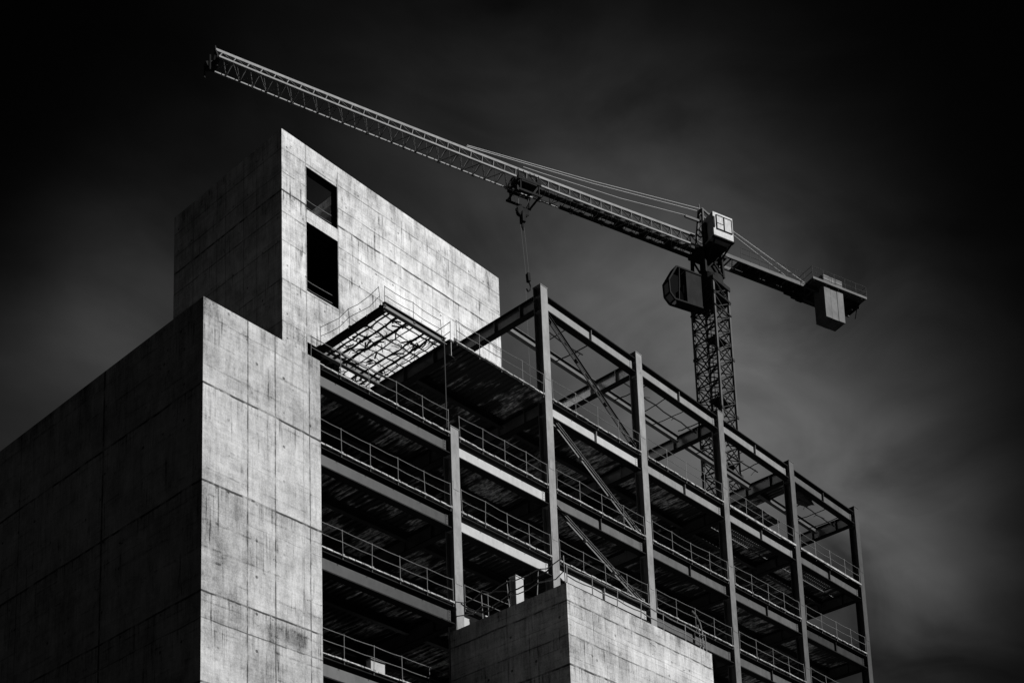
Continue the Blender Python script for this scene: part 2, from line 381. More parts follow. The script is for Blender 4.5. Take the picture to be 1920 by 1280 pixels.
w = MB(); w.box(54.2, 54.8, TY0+.55, TY1-.5, 68.1, 68.75); w.build('roof_beam', 'tower', T)
w = MB(); w.box(TX0+.5, 54.2, 64.2, 64.6, 68.0, 68.4); w.build('roof_beam', 'tower', T)
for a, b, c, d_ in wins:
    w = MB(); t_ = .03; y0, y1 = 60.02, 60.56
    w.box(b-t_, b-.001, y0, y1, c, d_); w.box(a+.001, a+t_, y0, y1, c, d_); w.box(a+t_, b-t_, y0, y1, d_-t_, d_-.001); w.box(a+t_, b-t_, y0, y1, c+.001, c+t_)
    w.build('opening_shade', 'shade_tone', T)  # thin black sheets added to paint the shade inside each opening
for z0 in (64.95, 59.35, 51.6):
    for dz in (.55, 1.1):
        w = MB(); w.tube([(50.8, 60.4, z0+dz), (51.6, 60.42, z0+dz-.04), (52.5, 60.38, z0+dz-.05), (53.32, 60.4, z0+dz)], .025); w.build('safety_bar', 'rail', T)

# left wall block
B = thing('concrete_building', 'windowless concrete block at left, dark long side and pale narrow end wall', 'building', (31.9, 44.2, 0))
w = MB(); w.box(31.9, 38.14, 44.2, 84.0, 0, 41.0); w.build('wall', 'wall', B)
w = MB(); w.box(38.142, 38.17, 44.35, 83.9, 0, 40.7); w.build('bounce_blocker', 'shade_tone', B)  # added dark skin, unseen, that stops bounce light reaching the low block
w = MB(); w.box(32.2, 37.84, 44.5, 83.7, 41.0, 41.04); w.build('roof', 'deck_top', B)

# low block
Lb = thing('concrete_block', 'low concrete stair block in front of the steel frame, pale face at bottom centre', 'building', (46.56, 37.6, 0))
w = MB(); w.box(46.56, 57.8, 37.6, 44.8, 0, 30.95); w.build('wall', 'low', Lb)
w = MB(); w.box(46.86, 57.5, 37.9, 44.5, 30.95, 30.99); w.build('roof', 'deck_top', Lb)

# ------------------------------------------------------------------ steel frame building
FR = thing('steel_frame_building', 'unfinished multi storey steel frame with open decks, cross braces and roofless top storey', 'building', (54.9, 45, 0))
CX = [47.5, 54.95, 63.48, 71.98, 80.42, 89.2]
YB = 58.0
SL = {5: (53.58, 0.0), 4: (47.5, .019), 3: (42.2, .022), 2: (37.95, .009), 1: (32.95, .009), 0: (27.98, .009)}
def zl(l, x): b, s = SL[l]; return b + s*(x-66.0)       # top of deck (top of steel for the roof frame)
X0 = 38.22
# columns (H sections, flange facing the front)
for i, x in enumerate(CX):
    for y in (45.0, 51.6, YB):
        top = (zl(3, x)+.35) if i == 0 else 53.95
        c = MB(); zc = 0.0
        c.box(x-.28, x+.28, y, y+.045, zc, top); c.box(x-.28, x+.28, y+.505, y+.55, zc, top); c.box(x-.02, x+.02, y+.045, y+.505, zc, top)
        if y == 45.0:
            lv = [l for l in range(0, 6) if not (i == 0 and l > 3)]
            for l in lv:                                   # stiffener and splice plates
                z = zl(l, x)
                for zz in (z-.25, z-1.15): c.box(x-.26, x-.02, y+.046, y+.504, zz, zz+.03)
                if l < lv[-1]: c.box(x-.22, x+.22, y-.014, y, z+1.0, z+1.45)
            c.box(x-.31, x+.31, y-.02, y+.57, top, top+.035)
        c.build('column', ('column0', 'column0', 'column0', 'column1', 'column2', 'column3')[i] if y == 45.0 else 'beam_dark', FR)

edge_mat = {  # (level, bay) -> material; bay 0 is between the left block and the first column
 (5, 2): 'beam_grey', (5, 3): 'beam_grey', (5, 4): 'beam_grey', (5, 5): 'beam_mid',  # tones differ per beam and also carry painted light falloff to the right
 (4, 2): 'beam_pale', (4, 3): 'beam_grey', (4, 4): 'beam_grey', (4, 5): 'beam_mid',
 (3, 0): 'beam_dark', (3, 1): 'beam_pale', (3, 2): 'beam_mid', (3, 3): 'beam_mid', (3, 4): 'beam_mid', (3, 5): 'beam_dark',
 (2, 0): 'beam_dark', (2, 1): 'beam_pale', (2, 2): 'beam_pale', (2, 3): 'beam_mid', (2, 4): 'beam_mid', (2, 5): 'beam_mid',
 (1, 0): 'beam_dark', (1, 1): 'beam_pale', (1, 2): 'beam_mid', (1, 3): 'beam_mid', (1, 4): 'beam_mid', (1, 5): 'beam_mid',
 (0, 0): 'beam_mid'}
def bayx(b): return (X0, CX[0]-.3) if b == 0 else (CX[b-1]+.3, CX[b]-.3)
def edge_beam(l, b):
    xa, xb = bayx(b); d = 0.0 if l == 5 else .16
    e = MB(); A_ = Vector((xa, 45.29, zl(l, xa)-d)); B_ = Vector((xb, 45.29, zl(l, xb)-d)); uz = Vector((0, 0, 1)); H = .94
    e.bar(A_-uz*H/2, B_-uz*H/2, .03, H-.12, (0, 1, 0))
    fl = MB()
    for o in (.03, H-.03): fl.bar(A_-uz*o, B_-uz*o, .44, .06, (0, 1, 0))
    xm = (xa+xb)/2; z = zl(l, xm)-d
    if b > 1: e.box(xm-.012, xm+.012, 45.14, 45.272, z-.87, z-.05)          # web stiffener
    for x in (xa+.16, xb-.16):                                    # end plates with bolts
        z = zl(l, x)-d
        e.box(x-.1, x+.1, 45.255, 45.274, z-.8, z-.12)
        for k in range(5): e.box(x-.02, x+.02, 45.235, 45.256, z-.74+k*.14, z-.70+k*.14)
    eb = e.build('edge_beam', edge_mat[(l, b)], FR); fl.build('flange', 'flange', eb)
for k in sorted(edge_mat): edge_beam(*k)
# cross beams along Y at every column line, secondary beams along X, decks
def cross_beam(l, x, mat, y0=45.56, y1=51.6, h=.85, w_=.40, dz=0.0):
    d = 0.02 if l == 5 else .17
    e = MB(); fl = MB(); zt_ = zl(l, x)-d-dz
    e.bar((x, y0, zt_-h/2), (x, y1, zt_-h/2), .03, h-.1, (1, 0, 0))
    for o in (.025, h-.025): fl.bar((x, y0, zt_-o), (x, y1, zt_-o), w_, .05, (1, 0, 0))
    for yy in (y0+1.1, (y0+y1)/2): e.box(x-.19, x-.016, yy-.012, yy+.012, zl(l, x)-d-dz-h+.05, zl(l, x)-d-dz-.05)
    cb = e.build('cross_beam', mat, FR); fl.build('flange', 'flange', cb); return cb
for i, x in enumerate(CX):
    for l in range(0, 6):
        if i == 0 and l == 5: continue
        if l == 0 and i > 1: continue
        mt = 'cross'
        if i == 1 and l in (4, 5): mt = 'cross_mid'
        if i == 2: mt = 'cross_bright'
        y0 = 45.56 if not (i == 0 and l == 4) else 45.05
        cross_beam(l, x, mt, y0)
        cross_beam(l, x, 'cross', 52.16, YB-.01)
cross_beam(4, 43.15, 'beam_dark', 45.25, 50.1, .36, .2)        # end of the unfinished mesh bay
for l in range(0, 6):
    for b in range(0, 6):
        if (l, b) not in edge_mat and (l, b) != (4, 1): continue
        xa, xb = bayx(b); xa += 0.0; d = .05 if l == 5 else .18
        for y in (48.2, 51.88, 54.9, 58.25):
            if l == 5 and y > 55 and b < 3: pass
            e = MB(); a_ = .06 if b else 0
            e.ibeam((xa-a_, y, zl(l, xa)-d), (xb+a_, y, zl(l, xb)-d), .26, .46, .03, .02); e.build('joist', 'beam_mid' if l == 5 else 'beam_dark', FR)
# corrugated decks
def deck(l, b, xa=None, xb=None, ya=45.0, yb=YB+.3, edge=True, nm='floor_deck', skip=None):
    x0, x1 = bayx(b)
    if xa is None: xa = x0-.299 if b else x0
    if xb is None: xb = x1+.299
    zt = lambda x: zl(l, x)
    e = MB(); p = .36; n = max(1, int(round((xb-xa)/p))); p = (xb-xa)/n
    # underside ribs along Y
    for k in range(n):
        x = xa+k*p; q = [(x, -.155), (x+p*.36, -.155), (x+p*.5, -.075), (x+p*.86, -.075), (x+p, -.155)]
        for (u0, w0), (u1, w1) in zip(q, q[1:]):
            e.quad((u0, ya+.12, zt(u0)+w0), (u0, yb, zt(u0)+w0), (u1, yb, zt(u1)+w1), (u1, ya+.12, zt(u1)+w1))
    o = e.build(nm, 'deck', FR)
    t = MB(); t.hexa([(xa, ya+.12, zt(xa)-.07), (xb, ya+.12, zt(xb)-.07), (xb, yb, zt(xb)-.07), (xa, yb, zt(xa)-.07), (xa, ya+.12, zt(xa)), (xb, ya+.12, zt(xb)), (xb, yb, zt(xb)), (xa, yb, zt(xa))])
    t.build('screed', 'deck_top', o)
    if edge:
        s_ = MB(); xx0 = x0 if b else xa; xx1 = x1
        n = int((xx1-xx0)/.42)
        for k in range(n):                       # folded edge trim, slightly battered
            a = xx0+(xx1-xx0)*k/n; c = xx0+(xx1-xx0)*(k+.93)/n; j = random.uniform(-.02, .02); jj = random.uniform(-.015, .015)
            s_.hexa([(a, 44.97+j, zt(a)-.075), (c, 44.97+j+jj, zt(c)-.075), (c, 45.12, zt(c)-.075), (a, 45.12, zt(a)-.075), (a, 44.97+j, zt(a)-.015+jj), (c, 44.97+j+jj, zt(c)-.015+jj), (c, 45.12, zt(c)+.01), (a, 45.12, zt(a)+.01)])
        s_.build('edge_trim', 'slab', o)
    return o
for l in range(0, 5):
    for b in range(0, 6):
        if l == 4 and b == 0: continue
        if l == 0 and b > 0: continue
        if l == 4 and b in (4, 5): continue
        deck(l, b)
# top deck of the right bays has open bar grating near the front
def grating(l, xa, xb, ya, yb):
    e = MB()
    n = int((xb-xa)/.22)
    for k in range(n+1):
        x = xa+(xb-xa)*k/n; z = zl(l, x); e.box(x-.035, x+.035, ya, yb, z-.12, z-.04)
    n = int((yb-ya)/.26)
    for k in range(n+1):
        y = ya+(yb-ya)*k/n; e.hexa([(xa, y-.03, zl(l, xa)-.1), (xb, y-.03, zl(l, xb)-.1), (xb, y+.03, zl(l, xb)-.1), (xa, y+.03, zl(l, xa)-.1), (xa, y-.03, zl(l, xa)-.045), (xb, y-.03, zl(l, xb)-.045), (xb, y+.03, zl(l, xb)-.045), (xa, y+.03, zl(l, xa)-.045)])
    e.build('floor_grating', 'lattice', FR)
for b in (4, 5):
    x0, x1 = bayx(b)
    deck(4, b, ya=47.3, edge=False); 
    gx = x0+2.2 if b == 4 else x0+3.4
    deck(4, b, xa=x0-.299, xb=gx, ya=45.0, yb=47.3, edge=False, nm='floor_deck')
    deck(4, b, xa=x1-1.4, xb=x1+.299, ya=45.0, yb=47.3, edge=False)
    grating(4, gx, x1-1.4, 45.5, 47.3)
    t = MB(); t.hexa([(x0, 44.93, zl(4, x0)-.13), (x1, 44.93, zl(4, x1)-.13), (x1, 45.05, zl(4, x1)-.13), (x0, 45.05, zl(4, x0)-.13), (x0, 44.93, zl(4, x0)), (x1, 44.93, zl(4, x1)), (x1, 45.05, zl(4, x1)), (x0, 45.05, zl(4, x0))])
    t.build('edge_trim', 'slab', FR)
# loose roof sheets over the right bays
deck(5, 5, xa=83.0, xb=86.2, ya=49.4, yb=54.0, edge=False, nm='roof_sheet')
deck(5, 5, xa=80.8, xb=82.9, ya=46.2, yb=52.6, edge=False, nm='roof_sheet')
# diagonal braces in the bay right of the second column: pairs of angles with gusset plates
def brace(a, b, mt='brace'):
    e = MB(); a = Vector(a); b = Vector(b)
    for dy in (-.09, .09):
        o = Vector((0, dy, 0)); e.bar(a+o, b+o, .03, .17 if mt == 'brace_dark' else .10, (0, 1, 0)); e.bar(a+o+Vector((0, .03*(1 if dy > 0 else -1), .05)), b+o+Vector((0, .03*(1 if dy > 0 else -1), .05)), .09, .02, (0, 1, 0))
    for t in (.33, .66): p = a.lerp(b, t); e.box(p.x-.09, p.x+.09, p.y-.1, p.y+.1, p.z-.09, p.z+.09)
    for p, sx in ((a, 1), (b, -1)):
        e.box(min(p.x-.3*sx, p.x+.35*sx), max(p.x-.3*sx, p.x+.35*sx), p.y-.02, p.y+.02, p.z-.35, p.z+.35)
    e.build('brace', mt, FR)
brace((55.45, 45.3, 52.55), (62.95, 45.3, 47.75), 'brace_dark')
brace((55.45, 45.3, 46.3), (62.95, 45.3, 42.25))
brace((55.45, 45.3, 41.1), (62.95, 45.3, 37.95))
brace((55.45, 45.3, 36.9), (62.95, 45.3, 33.1))
# unfinished rebar mesh bay on the top deck level, left of the first column
def wob(a, b, n, amp, sag=0.0, r=.03, seedv=None):
    a = Vector(a); b = Vector(b); pts = []
    for k in range(n+1):
        t = k/n; p = a.lerp(b, t); e = 0 if k in (0, n) else 1
        pts.append(p+Vector((random.uniform(-amp, amp)*e, random.uniform(-amp, amp)*e, random.uniform(-amp, amp)*e - sag*4*t*(1-t))))
    return pts
rm = MB()
z4 = lambda x: zl(4, x)-.22
for k in range(10):
    y = 45.75+k*.64+random.uniform(-.1, .1)
    rm.tube(wob((43.2, y, z4(43)), (47.35, y+random.uniform(-.12, .12), z4(47)), 10, .03, .03), [random.uniform(.022, .05) for q in range(11)], 5)
for k in range(7):
    x = 43.65+k*.56+random.uniform(-.1, .1); w0 = random.choice((.03, .055, .065))
    rm.tube(wob((x, 45.3, z4(x)-.07), (x+random.uniform(-.14, .14), 51.9, z4(x)-.07), 14, .032, .04), [w0*random.uniform(.7, 1.25) for q in range(15)], 5)
for k in range(95):           # tie wires and loose rod ends
    x = random.uniform(43.4, 47.2); y = random.uniform(45.6, 51.5); z = z4(x)
    d = Vector((random.uniform(-.5, .5), random.uniform(-.5, .5), random.uniform(-.12, .15)))
    rm.tube([(x, y, z), Vector((x, y, z))+d*.5+Vector((random.uniform(-.1, .1), random.uniform(-.1, .1), .03)), Vector((x, y, z))+d], random.choice((.012, .02, .03, .045)), 4)
rm.build('rebar_mesh', 'rod', FR)
rm = MB()                     # scraps of netting snagged on the bars
for k in range(9):
    x = random.uniform(43.6, 46.9); y = random.uniform(46, 51.2); z = z4(x)-.05; i0 = len(rm.v); n = 4; m_ = 3
    a = random.uniform(0, 3.1); u = Vector((math.cos(a), math.sin(a), 0)); w_ = Vector((-u.y, u.x, 0))
    for i in range(n+1):
        for j in range(m_+1): rm.v.append(tuple(Vector((x, y, z))+u*(i*.13+random.uniform(-.05, .05))+w_*(j*.07+random.uniform(-.05, .05))+Vector((0, 0, random.uniform(-.09, .03)))))
    for i in range(n):
        for j in range(m_):
            if random.random() < .72: q = i0+i*(m_+1)+j; rm.f.append((q, q+1, q+m_+2, q+m_+1))
rm.build('netting', 'net', FR)
for (a, b, h_) in (((43.1, 45.28, z4(43)+.2), (47.3, 45.28, z4(47)+.2), .36), ((43.1, 50.1, z4(43)+.2), (47.3, 50.1, z4(47)+.2), .4)):
    e = MB(); e.ibeam(a, b, .22, h_, .03, .02); e.build('edge_beam', 'beam_mid', FR)
e = MB(); e.tube([(47.15, 45.2, zl(4, 47)-.1), (47.17, 45.2, zl(3, 47)+.1)], .035, 6)
e.box(47.0, 47.3, 45.05, 45.35, zl(3, 47)+.02, zl(3, 47)+.08); e.build('prop', 'rod', FR)
# slack purlins and tie rods spanning the open roof bays
for b in (2, 3, 4, 5):
    x0, x1 = bayx(b)
    e = MB()
    s0, s1 = {2: (.25, .62), 3: (.0, 1.), 4: (.0, .8), 5: (.3, 1.)}[b]
    for y, r in ((46.6, .045),):
        a = x0+(x1-x0)*s0; c = x0+(x1-x0)*s1
        e.tube(wob((a, y, 53.05), (c, y+random.uniform(-.1, .1), 53.05), 9, .035, .06), r, 5)
    for t in ((.3, .55) if b == 2 else (.18, .42, .66, .88)):
        x = x0+(x1-x0)*t
        if s0-.08 <= t <= s1+.05: e.tube(wob((x, 45.5, 53.0), (x+random.uniform(-.2, .2), 48.1 if random.random() < .7 else 47.3, 53.0), 6, .025, .05), random.uniform(.025, .045), 5)
    for k in range(5):
        x = random.uniform(x0+(x1-x0)*s0, x0+(x1-x0)*s1); y = 46.6
        e.tube([(x, y, 53.02), (x+random.uniform(-.3, .3), y+random.uniform(-.3, .3), 52.9+random.uniform(-.1, .2))], .02, 4)
    e.build('tie_rod', 'rod', FR)

# ------------------------------------------------------------------ guardrails: one thing for each stretch
LEV = {4: 'topmost deck', 3: 'second deck from the top', 2: 'third deck from the top', 1: 'fourth deck from the top', 0: 'lowest deck in view'}
BAY = {0: 'bay beside the left concrete block', 1: 'bay right of the first column', 2: 'bay right of the second column', 3: 'bay right of the third column', 4: 'bay right of the fourth column', 5: 'rightmost bay'}
def guardrail(pts, h, label, group, npost=4, sag=.03, r=.018, lean=.03, mat='rail', drop=None):
    p0 = Vector(pts[0]); p1 = Vector(pts[1])
    t = thing('guardrail', label, 'guardrail', tuple(p0.lerp(p1, .5)), group)
    tops = []
    for k in range(npost):
        f = k/(npost-1); b_ = p0.lerp(p1, f)
        top = b_+Vector((random.uniform(-lean, lean), random.uniform(-lean, lean), h*random.uniform(.97, 1.03))); tops.append((b_, top))
        q = MB(); q.tube([b_-Vector((0, 0, .25)), b_, top+Vector((0, 0, .05))], r*.95, 6)
        q.box(b_.x-.06, b_.x+.06, b_.y-.06, b_.y+.06, b_.z-.1, b_.z+.02)
        q.build('post', mat, t)
    for f in (1.0, .52):
        q = MB(); pp = []
        for (b0, t0), (b1, t1) in zip(tops, tops[1:]):
            a = b0.lerp(t0, f); c = b1.lerp(t1, f)
            for k in range(3): u = k/3; pp.append(a.lerp(c, u)-Vector((0, 0, sag*4*u*(1-u)*random.uniform(.4, 1.2))))
        pp.append(tops[-1][0].lerp(tops[-1][1], f))
        q.tube(pp, r, 6); q.build('rail', mat, t)
    return t
for l in range(0, 5):
    for b in range(0, 6):
        if (l == 0 and b) or (l == 4 and b == 0): continue
        if l == 1 and b > 3: continue
        x0, x1 = bayx(b)
        n = 6 if b == 0 else 5
        guardrail(((x0+.1, 45.02, zl(l, x0)), (x1-.1, 45.02, zl(l, x1))), 1.15, 'thin steel guardrail on the %s, %s' % (LEV[l], BAY[b]), 'guardrails along the front deck edges', n)
for l in (4, 3, 2):
    guardrail(((89.4, 45.7, zl(l, 89)), (89.4, 57.8, zl(l, 89))), 1.15, 'guardrail running back along the right-hand end of the %s' % LEV[l], 'guardrails along the right-hand end', 7)
guardrail(((43.2, 45.3, zl(4, 43)-.1), (47.1, 45.3, zl(4, 47)-.1)), 1.05, 'sagging guardrail on the front edge of the open rebar mesh', 'guardrails round the rebar mesh', 3, .1, .014, .08, 'rod')
guardrail(((43.12, 49.9, zl(4, 43)-.1), (43.12, 45.5, zl(4, 43)-.1)), 1.0, 'bent guardrail on the left edge of the open rebar mesh', 'guardrails round the rebar mesh', 3, .2, .014, .15, 'rod')
guardrail(((47.7, 45.3, zl(4, 47.7)), (47.7, 50.5, zl(4, 47.7))), 1.1, 'short guardrail running back beside the rebar mesh on the topmost deck', 'guardrails round the rebar mesh', 3, .05)
guardrail(((55.6, 51.0, zl(4, 56)), (63.0, 51.0, zl(4, 62))), 1.15, 'inner guardrail behind the crossed brace on the topmost deck', 'inner guardrails', 5)
# roof of the low block
guardrail(((46.75, 44.5, 30.95), (46.75, 37.8, 30.95)), 1.45, 'crooked guardrail along the dark left edge of the low concrete block', 'guardrails on the low concrete block', 5, .22, .026, .16)
guardrail(((46.8, 37.75, 30.95), (57.6, 37.75, 30.95)), .95, 'guardrail above the pale face of the low concrete block', 'guardrails on the low concrete block', 7, .06, .028, .05)
q = MB(); q.tube([(57.5, 37.9, 30.95), (57.52, 37.9, 32.1), (57.4, 37.92, 32.6), (57.1, 37.95, 32.95), (56.8, 37.95, 33.05)], .045, 6)
q.tube([(57.25, 37.9, 30.95), (57.3, 37.92, 32.0), (57.15, 37.9, 32.4)], .03, 6)
tag(q.build('bent_pipe', 'rail'), 'bent steel pipe standing at the right end of the low block roof', 'pipe')
# short steel stub column on the roof of the low block
q = MB(); x, y = 49.65, 43.0
q.box(x-.28, x+.28, y, y+.04, 30.99, 34.2); q.box(x-.28, x+.28, y+.36, y+.4, 30.99, 34.2); q.box(x-.02, x+.02, y+.04, y+.36, 30.99, 34.2); q.box(x-.3, x+.3, y-.03, y+.43, 34.2, 34.24)
tag(q.build('steel_stub', 'beam_pale'), 'short pale steel stub column standing on the low concrete block roof', 'steel stub')
# hoses and cables looped over the low block roof edge
q = MB()
for (a, b, s_) in (((46.75, 44.2, 32.3), (46.8, 41.3, 31.5), .5), ((46.8, 42.9, 32.5), (46.9, 38.6, 32.3), .55), ((55.9, 45.0, 36.4), (59.2, 45.0, 34.6), .7)):
    q = MB(); q.tube(wob(a, b, 10, .06, s_), .035, 5)
    tag(q.build('cable', 'rod'), {32.3: 'dark cable hanging low at the back of the low block roof rail', 32.5: 'dark cable slung along the middle of the low block roof rail', 36.4: 'dark cable drooping below the third deck beside the second column'}[a[2]], 'cable')
# site clutter
def lump(name, c, r, mat, label, cat, n=60):
    q = MB(); c = Vector(c)
    nu, nv = 14, 8; base = len(q.v)
    for j in range(nv+1):
        for i in range(nu):
            th = 2*math.pi*i/nu; ph = math.pi*j/nv-math.pi/2
            k = 1+random.uniform(-.18, .18)
            q.v.append(tuple(c+Vector((math.cos(th)*math.cos(ph)*r[0]*k, math.sin(th)*math.cos(ph)*r[1]*k, max(math.sin(ph), -.55)*r[2]*k+r[2]*.55))))
    for j in range(nv):
        for i in range(nu): q.f.append((j*nu+i, j*nu+(i+1) % nu, (j+1)*nu+(i+1) % nu, (j+1)*nu+i))
    for k in range(n):
        th = random.uniform(0, 6.28); p = c+Vector((math.cos(th)*r[0]*.8, math.sin(th)*r[1]*.8, random.uniform(0, r[2])))
        q.tube([p, p+Vector((random.uniform(-.3, .3), random.uniform(-.3, .3), random.uniform(-.25, .3)))], .018, 4)
    return tag(q.build(name, mat), label, cat)
lump('netting_bundle', (65.6, 46.2, zl(4, 65.6)), (1.5, .5, .5), 'net', 'dark heap of bundled netting on the topmost deck right of the third column', 'netting')
lump('netting_bundle', (83.6, 46.3, 52.9), (1.5, .6, .55), 'net', 'tangled dark netting caught in the roof frame right of the fifth column', 'netting')
def crate(x, y, z, sx, sy, sz, label, mat='tarp', grp='boxes on the topmost deck'):
    t = thing('material_box', label, 'box', (x, y, z), grp or None)
    q = MB(); q.box(x, x+sx, y, y+sy, z+.1, z+sz); q.build('body', mat, t)
    q = MB(); q.box(x-.03, x+sx+.03, y-.03, y+sy+.03, z+sz, z+sz+.06); q.build('lid', 'beam_mid', t)
    q = MB()
    for k in range(3): q.box(x+sx*(.03+.41*k), x+sx*(.12+.41*k), y, y+sy, z, z+.1)
    q.build('skid', 'rod', t)
crate(42.1, 45.5, zl(0, 42.3), .85, .3, .75, 'pale upright box on the lowest deck beside the left concrete block', grp='')
crate(73.6, 46.3, zl(4, 73.8), .5, .4, 1.35, 'tall pale box on the topmost deck just right of the fourth column')
crate(78.5, 46.0, zl(4, 78.5), 1.3, .5, .7, 'low wide pale box on the topmost deck left of the fifth column')

# ------------------------------------------------------------------ tower crane
A = R(-18); D = Vector((math.cos(A), math.sin(A), 0)); N = Vector((-D.y, D.x, 0)); M0 = Vector((95.6, 60.0, 0))
CR = thing('tower_crane', 'tower crane with long lattice jib reaching left over the building and hanging counterweight', 'crane', tuple(M0))
def J(s, n, z): return M0+D*s+N*n+Vector((0, 0, z))
# mast
hw = 1.12
mst = MB()
for sx in (-1, 1):
    for sy in (-1, 1):
        x = M0.x+sx*hw; y = M0.y+sy*hw
        mst.box(x-.10, x+.10, y-.10, y+.10, 0, 82.6)
leg_o = mst.build('mast', 'mast_leg', CR)
br = MB(); z = 0.4; zz = 1.35
def corner(i): return ((-1, -1), (1, -1), (1, 1), (-1, 1))[i % 4]
k = 0
while z < 82:
    for i in range(4):
        a = corner(i); b = corner(i+1)
        P = lambda c, h: Vector((M0.x+c[0]*hw, M0.y+c[1]*hw, h))
        br.bar(P(a, z), P(b, z), .09, .09)
        br.bar(P(a, z), P(b, z+zz), .085, .06); br.bar(P(b, z), P(a, z+zz), .085, .06)
    if k % 4 == 0:
        for c in range(4):
            q = corner(c); br.box(M0.x+q[0]*hw-.15, M0.x+q[0]*hw+.15, M0.y+q[1]*hw-.15, M0.y+q[1]*hw+.15, z-.12, z+.12)
    z += zz; k += 1
br.build('lattice', 'mast_paint', leg_o)
ld = MB()
for yy in (-.25, .25): ld.tube([(M0.x-.55, M0.y+yy, 1), (M0.x-.55, M0.y+yy, 82)], .04, 5)
z = 50
while z < 82: ld.tube([(M0.x-.55, M0.y-.25, z), (M0.x-.55, M0.y+.25, z)], .025, 4); z += .35
z = 52
while z < 82:
    for t in range(12):
        an = 2*math.pi*t/12; an2 = 2*math.pi*(t+1)/12
        ld.bar((M0.x-.45+.42*math.cos(an), M0.y+.42*math.sin(an), z), (M0.x-.45+.42*math.cos(an2), M0.y+.42*math.sin(an2), z), .03, .05)
    z += 1.0
for z in (54.4, 60.2, 66, 71.8, 77.6):        # rest platforms
    ld.box(M0.x-.9, M0.x+.9, M0.y-.9, M0.y+.2, z, z+.05)
ld.build('ladder', 'crane', leg_o)
# slewing section and tower head
sl = MB()
sl.box(M0.x-1.3, M0.x+1.3, M0.y-1.3, M0.y+1.3, 82.6, 82.95)
for k in range(24):
    t = 2*math.pi*k/24; t2 = 2*math.pi*(k+1)/24
    sl.hexa([M0+Vector((0, 0, 83.0)), M0+Vector((1.25*math.cos(t), 1.25*math.sin(t), 83.0)), M0+Vector((1.25*math.cos(t2), 1.25*math.sin(t2), 83.0)), M0+Vector((.01, 0, 83.0)),
             M0+Vector((0, 0, 83.6)), M0+Vector((1.25*math.cos(t), 1.25*math.sin(t), 83.6)), M0+Vector((1.25*math.cos(t2), 1.25*math.sin(t2), 83.6)), M0+Vector((.01, 0, 83.6))])
for s_, n_ in ((-1, -.9), (.9, -.9), (.9, .9), (-1, .9)): sl.bar(J(s_, n_, 83.6), J(s_*.95, n_*.9, 86.1), .24, .24)
for n_ in (-.9, .9):
    sl.bar(J(-1, n_, 83.7), J(.9, n_*.95, 86.0), .14, .1); sl.bar(J(.9, n_, 83.7), J(-1, n_*.95, 86.0), .14, .1)
sl.bar(J(-1.4, 0, 85.9), J(1.5, 0, 85.9), 1.7, .3, N)
sl.bar(J(-.6, -.2, 84.6), J(.7, -.2, 84.6), 1.0, 1.3, N)
sl.build('slewing_section', 'crane', CR)
# cage round the mast top with railing
pf = MB()
pf.box(M0.x-1.3, M0.x+1.3, M0.y-1.3, M0.y+1.3, 81.4, 81.46)
for i in range(4):
    a = corner(i); b = corner(i+1)
    for z in (80.2, 81.5): pf.bar((M0.x+a[0]*1.24, M0.y+a[1]*1.24, z), (M0.x+b[0]*1.24, M0.y+b[1]*1.24, z), .08, .12)
    pf.bar((M0.x+a[0]*1.24, M0.y+a[1]*1.24, 82.6), (M0.x+b[0]*1.24, M0.y+b[1]*1.24, 81.5), .07, .07)
pf.build('climbing_cage', 'crane', CR)
# A-frame head
hd = MB()
for n_ in (-.62, .62):
    hd.bar(J(-.75, n_, 86.1), J(-.35, n_*.4, 90.4), .17, .17); hd.bar(J(1.35, n_, 86.1), J(.95, n_*.4, 89.7), .15, .15)
    hd.bar(J(-.35, n_*.4, 90.4), J(.95, n_*.4, 89.75), .15, .15); hd.bar(J(-.7, n_*.85, 87.8), J(1.2, n_*.9, 87.6), .09, .09)
    hd.bar(J(1.25, n_, 86.3), J(-.4, n_*.55, 89.2), .08, .08)
hd.bar(J(-.35, -.3, 90.4), J(-.35, .3, 90.4), .2, .2); hd.bar(J(.95, -.3, 89.7), J(.95, .3, 89.7), .16, .16)
hd.tube([J(-.4, 0, 90.4), J(-.5, 0, 91.0)], .05, 5)
hd.bar(J(-2.3, -.25, 89.0), J(-.5, -.1, 89.2), .16, .2)
for z in (86.9, 87.5, 88.1, 88.7, 89.3): hd.tube([J(-.72+.08*(z-86.5), -.5+.12*(z-86.5)*.5, z), J(-.72+.08*(z-86.5), .5-.12*(z-86.5)*.5, z)], .03, 4)
hd.build('head_frame', 'lattice', CR)
# sheave wheel
sh = MB()
for k in range(16):
    t = 2*math.pi*k/16; t2 = 2*math.pi*(k+1)/16
    sh.bar(J(-1.0, -.45, 87.6)+D*.32*math.cos(t)+Vector((0, 0, .32*math.sin(t))), J(-1.0, -.45, 87.6)+D*.32*math.cos(t2)+Vector((0, 0, .32*math.sin(t2))), .1, .07)
sh.build('sheave', 'lattice', CR)
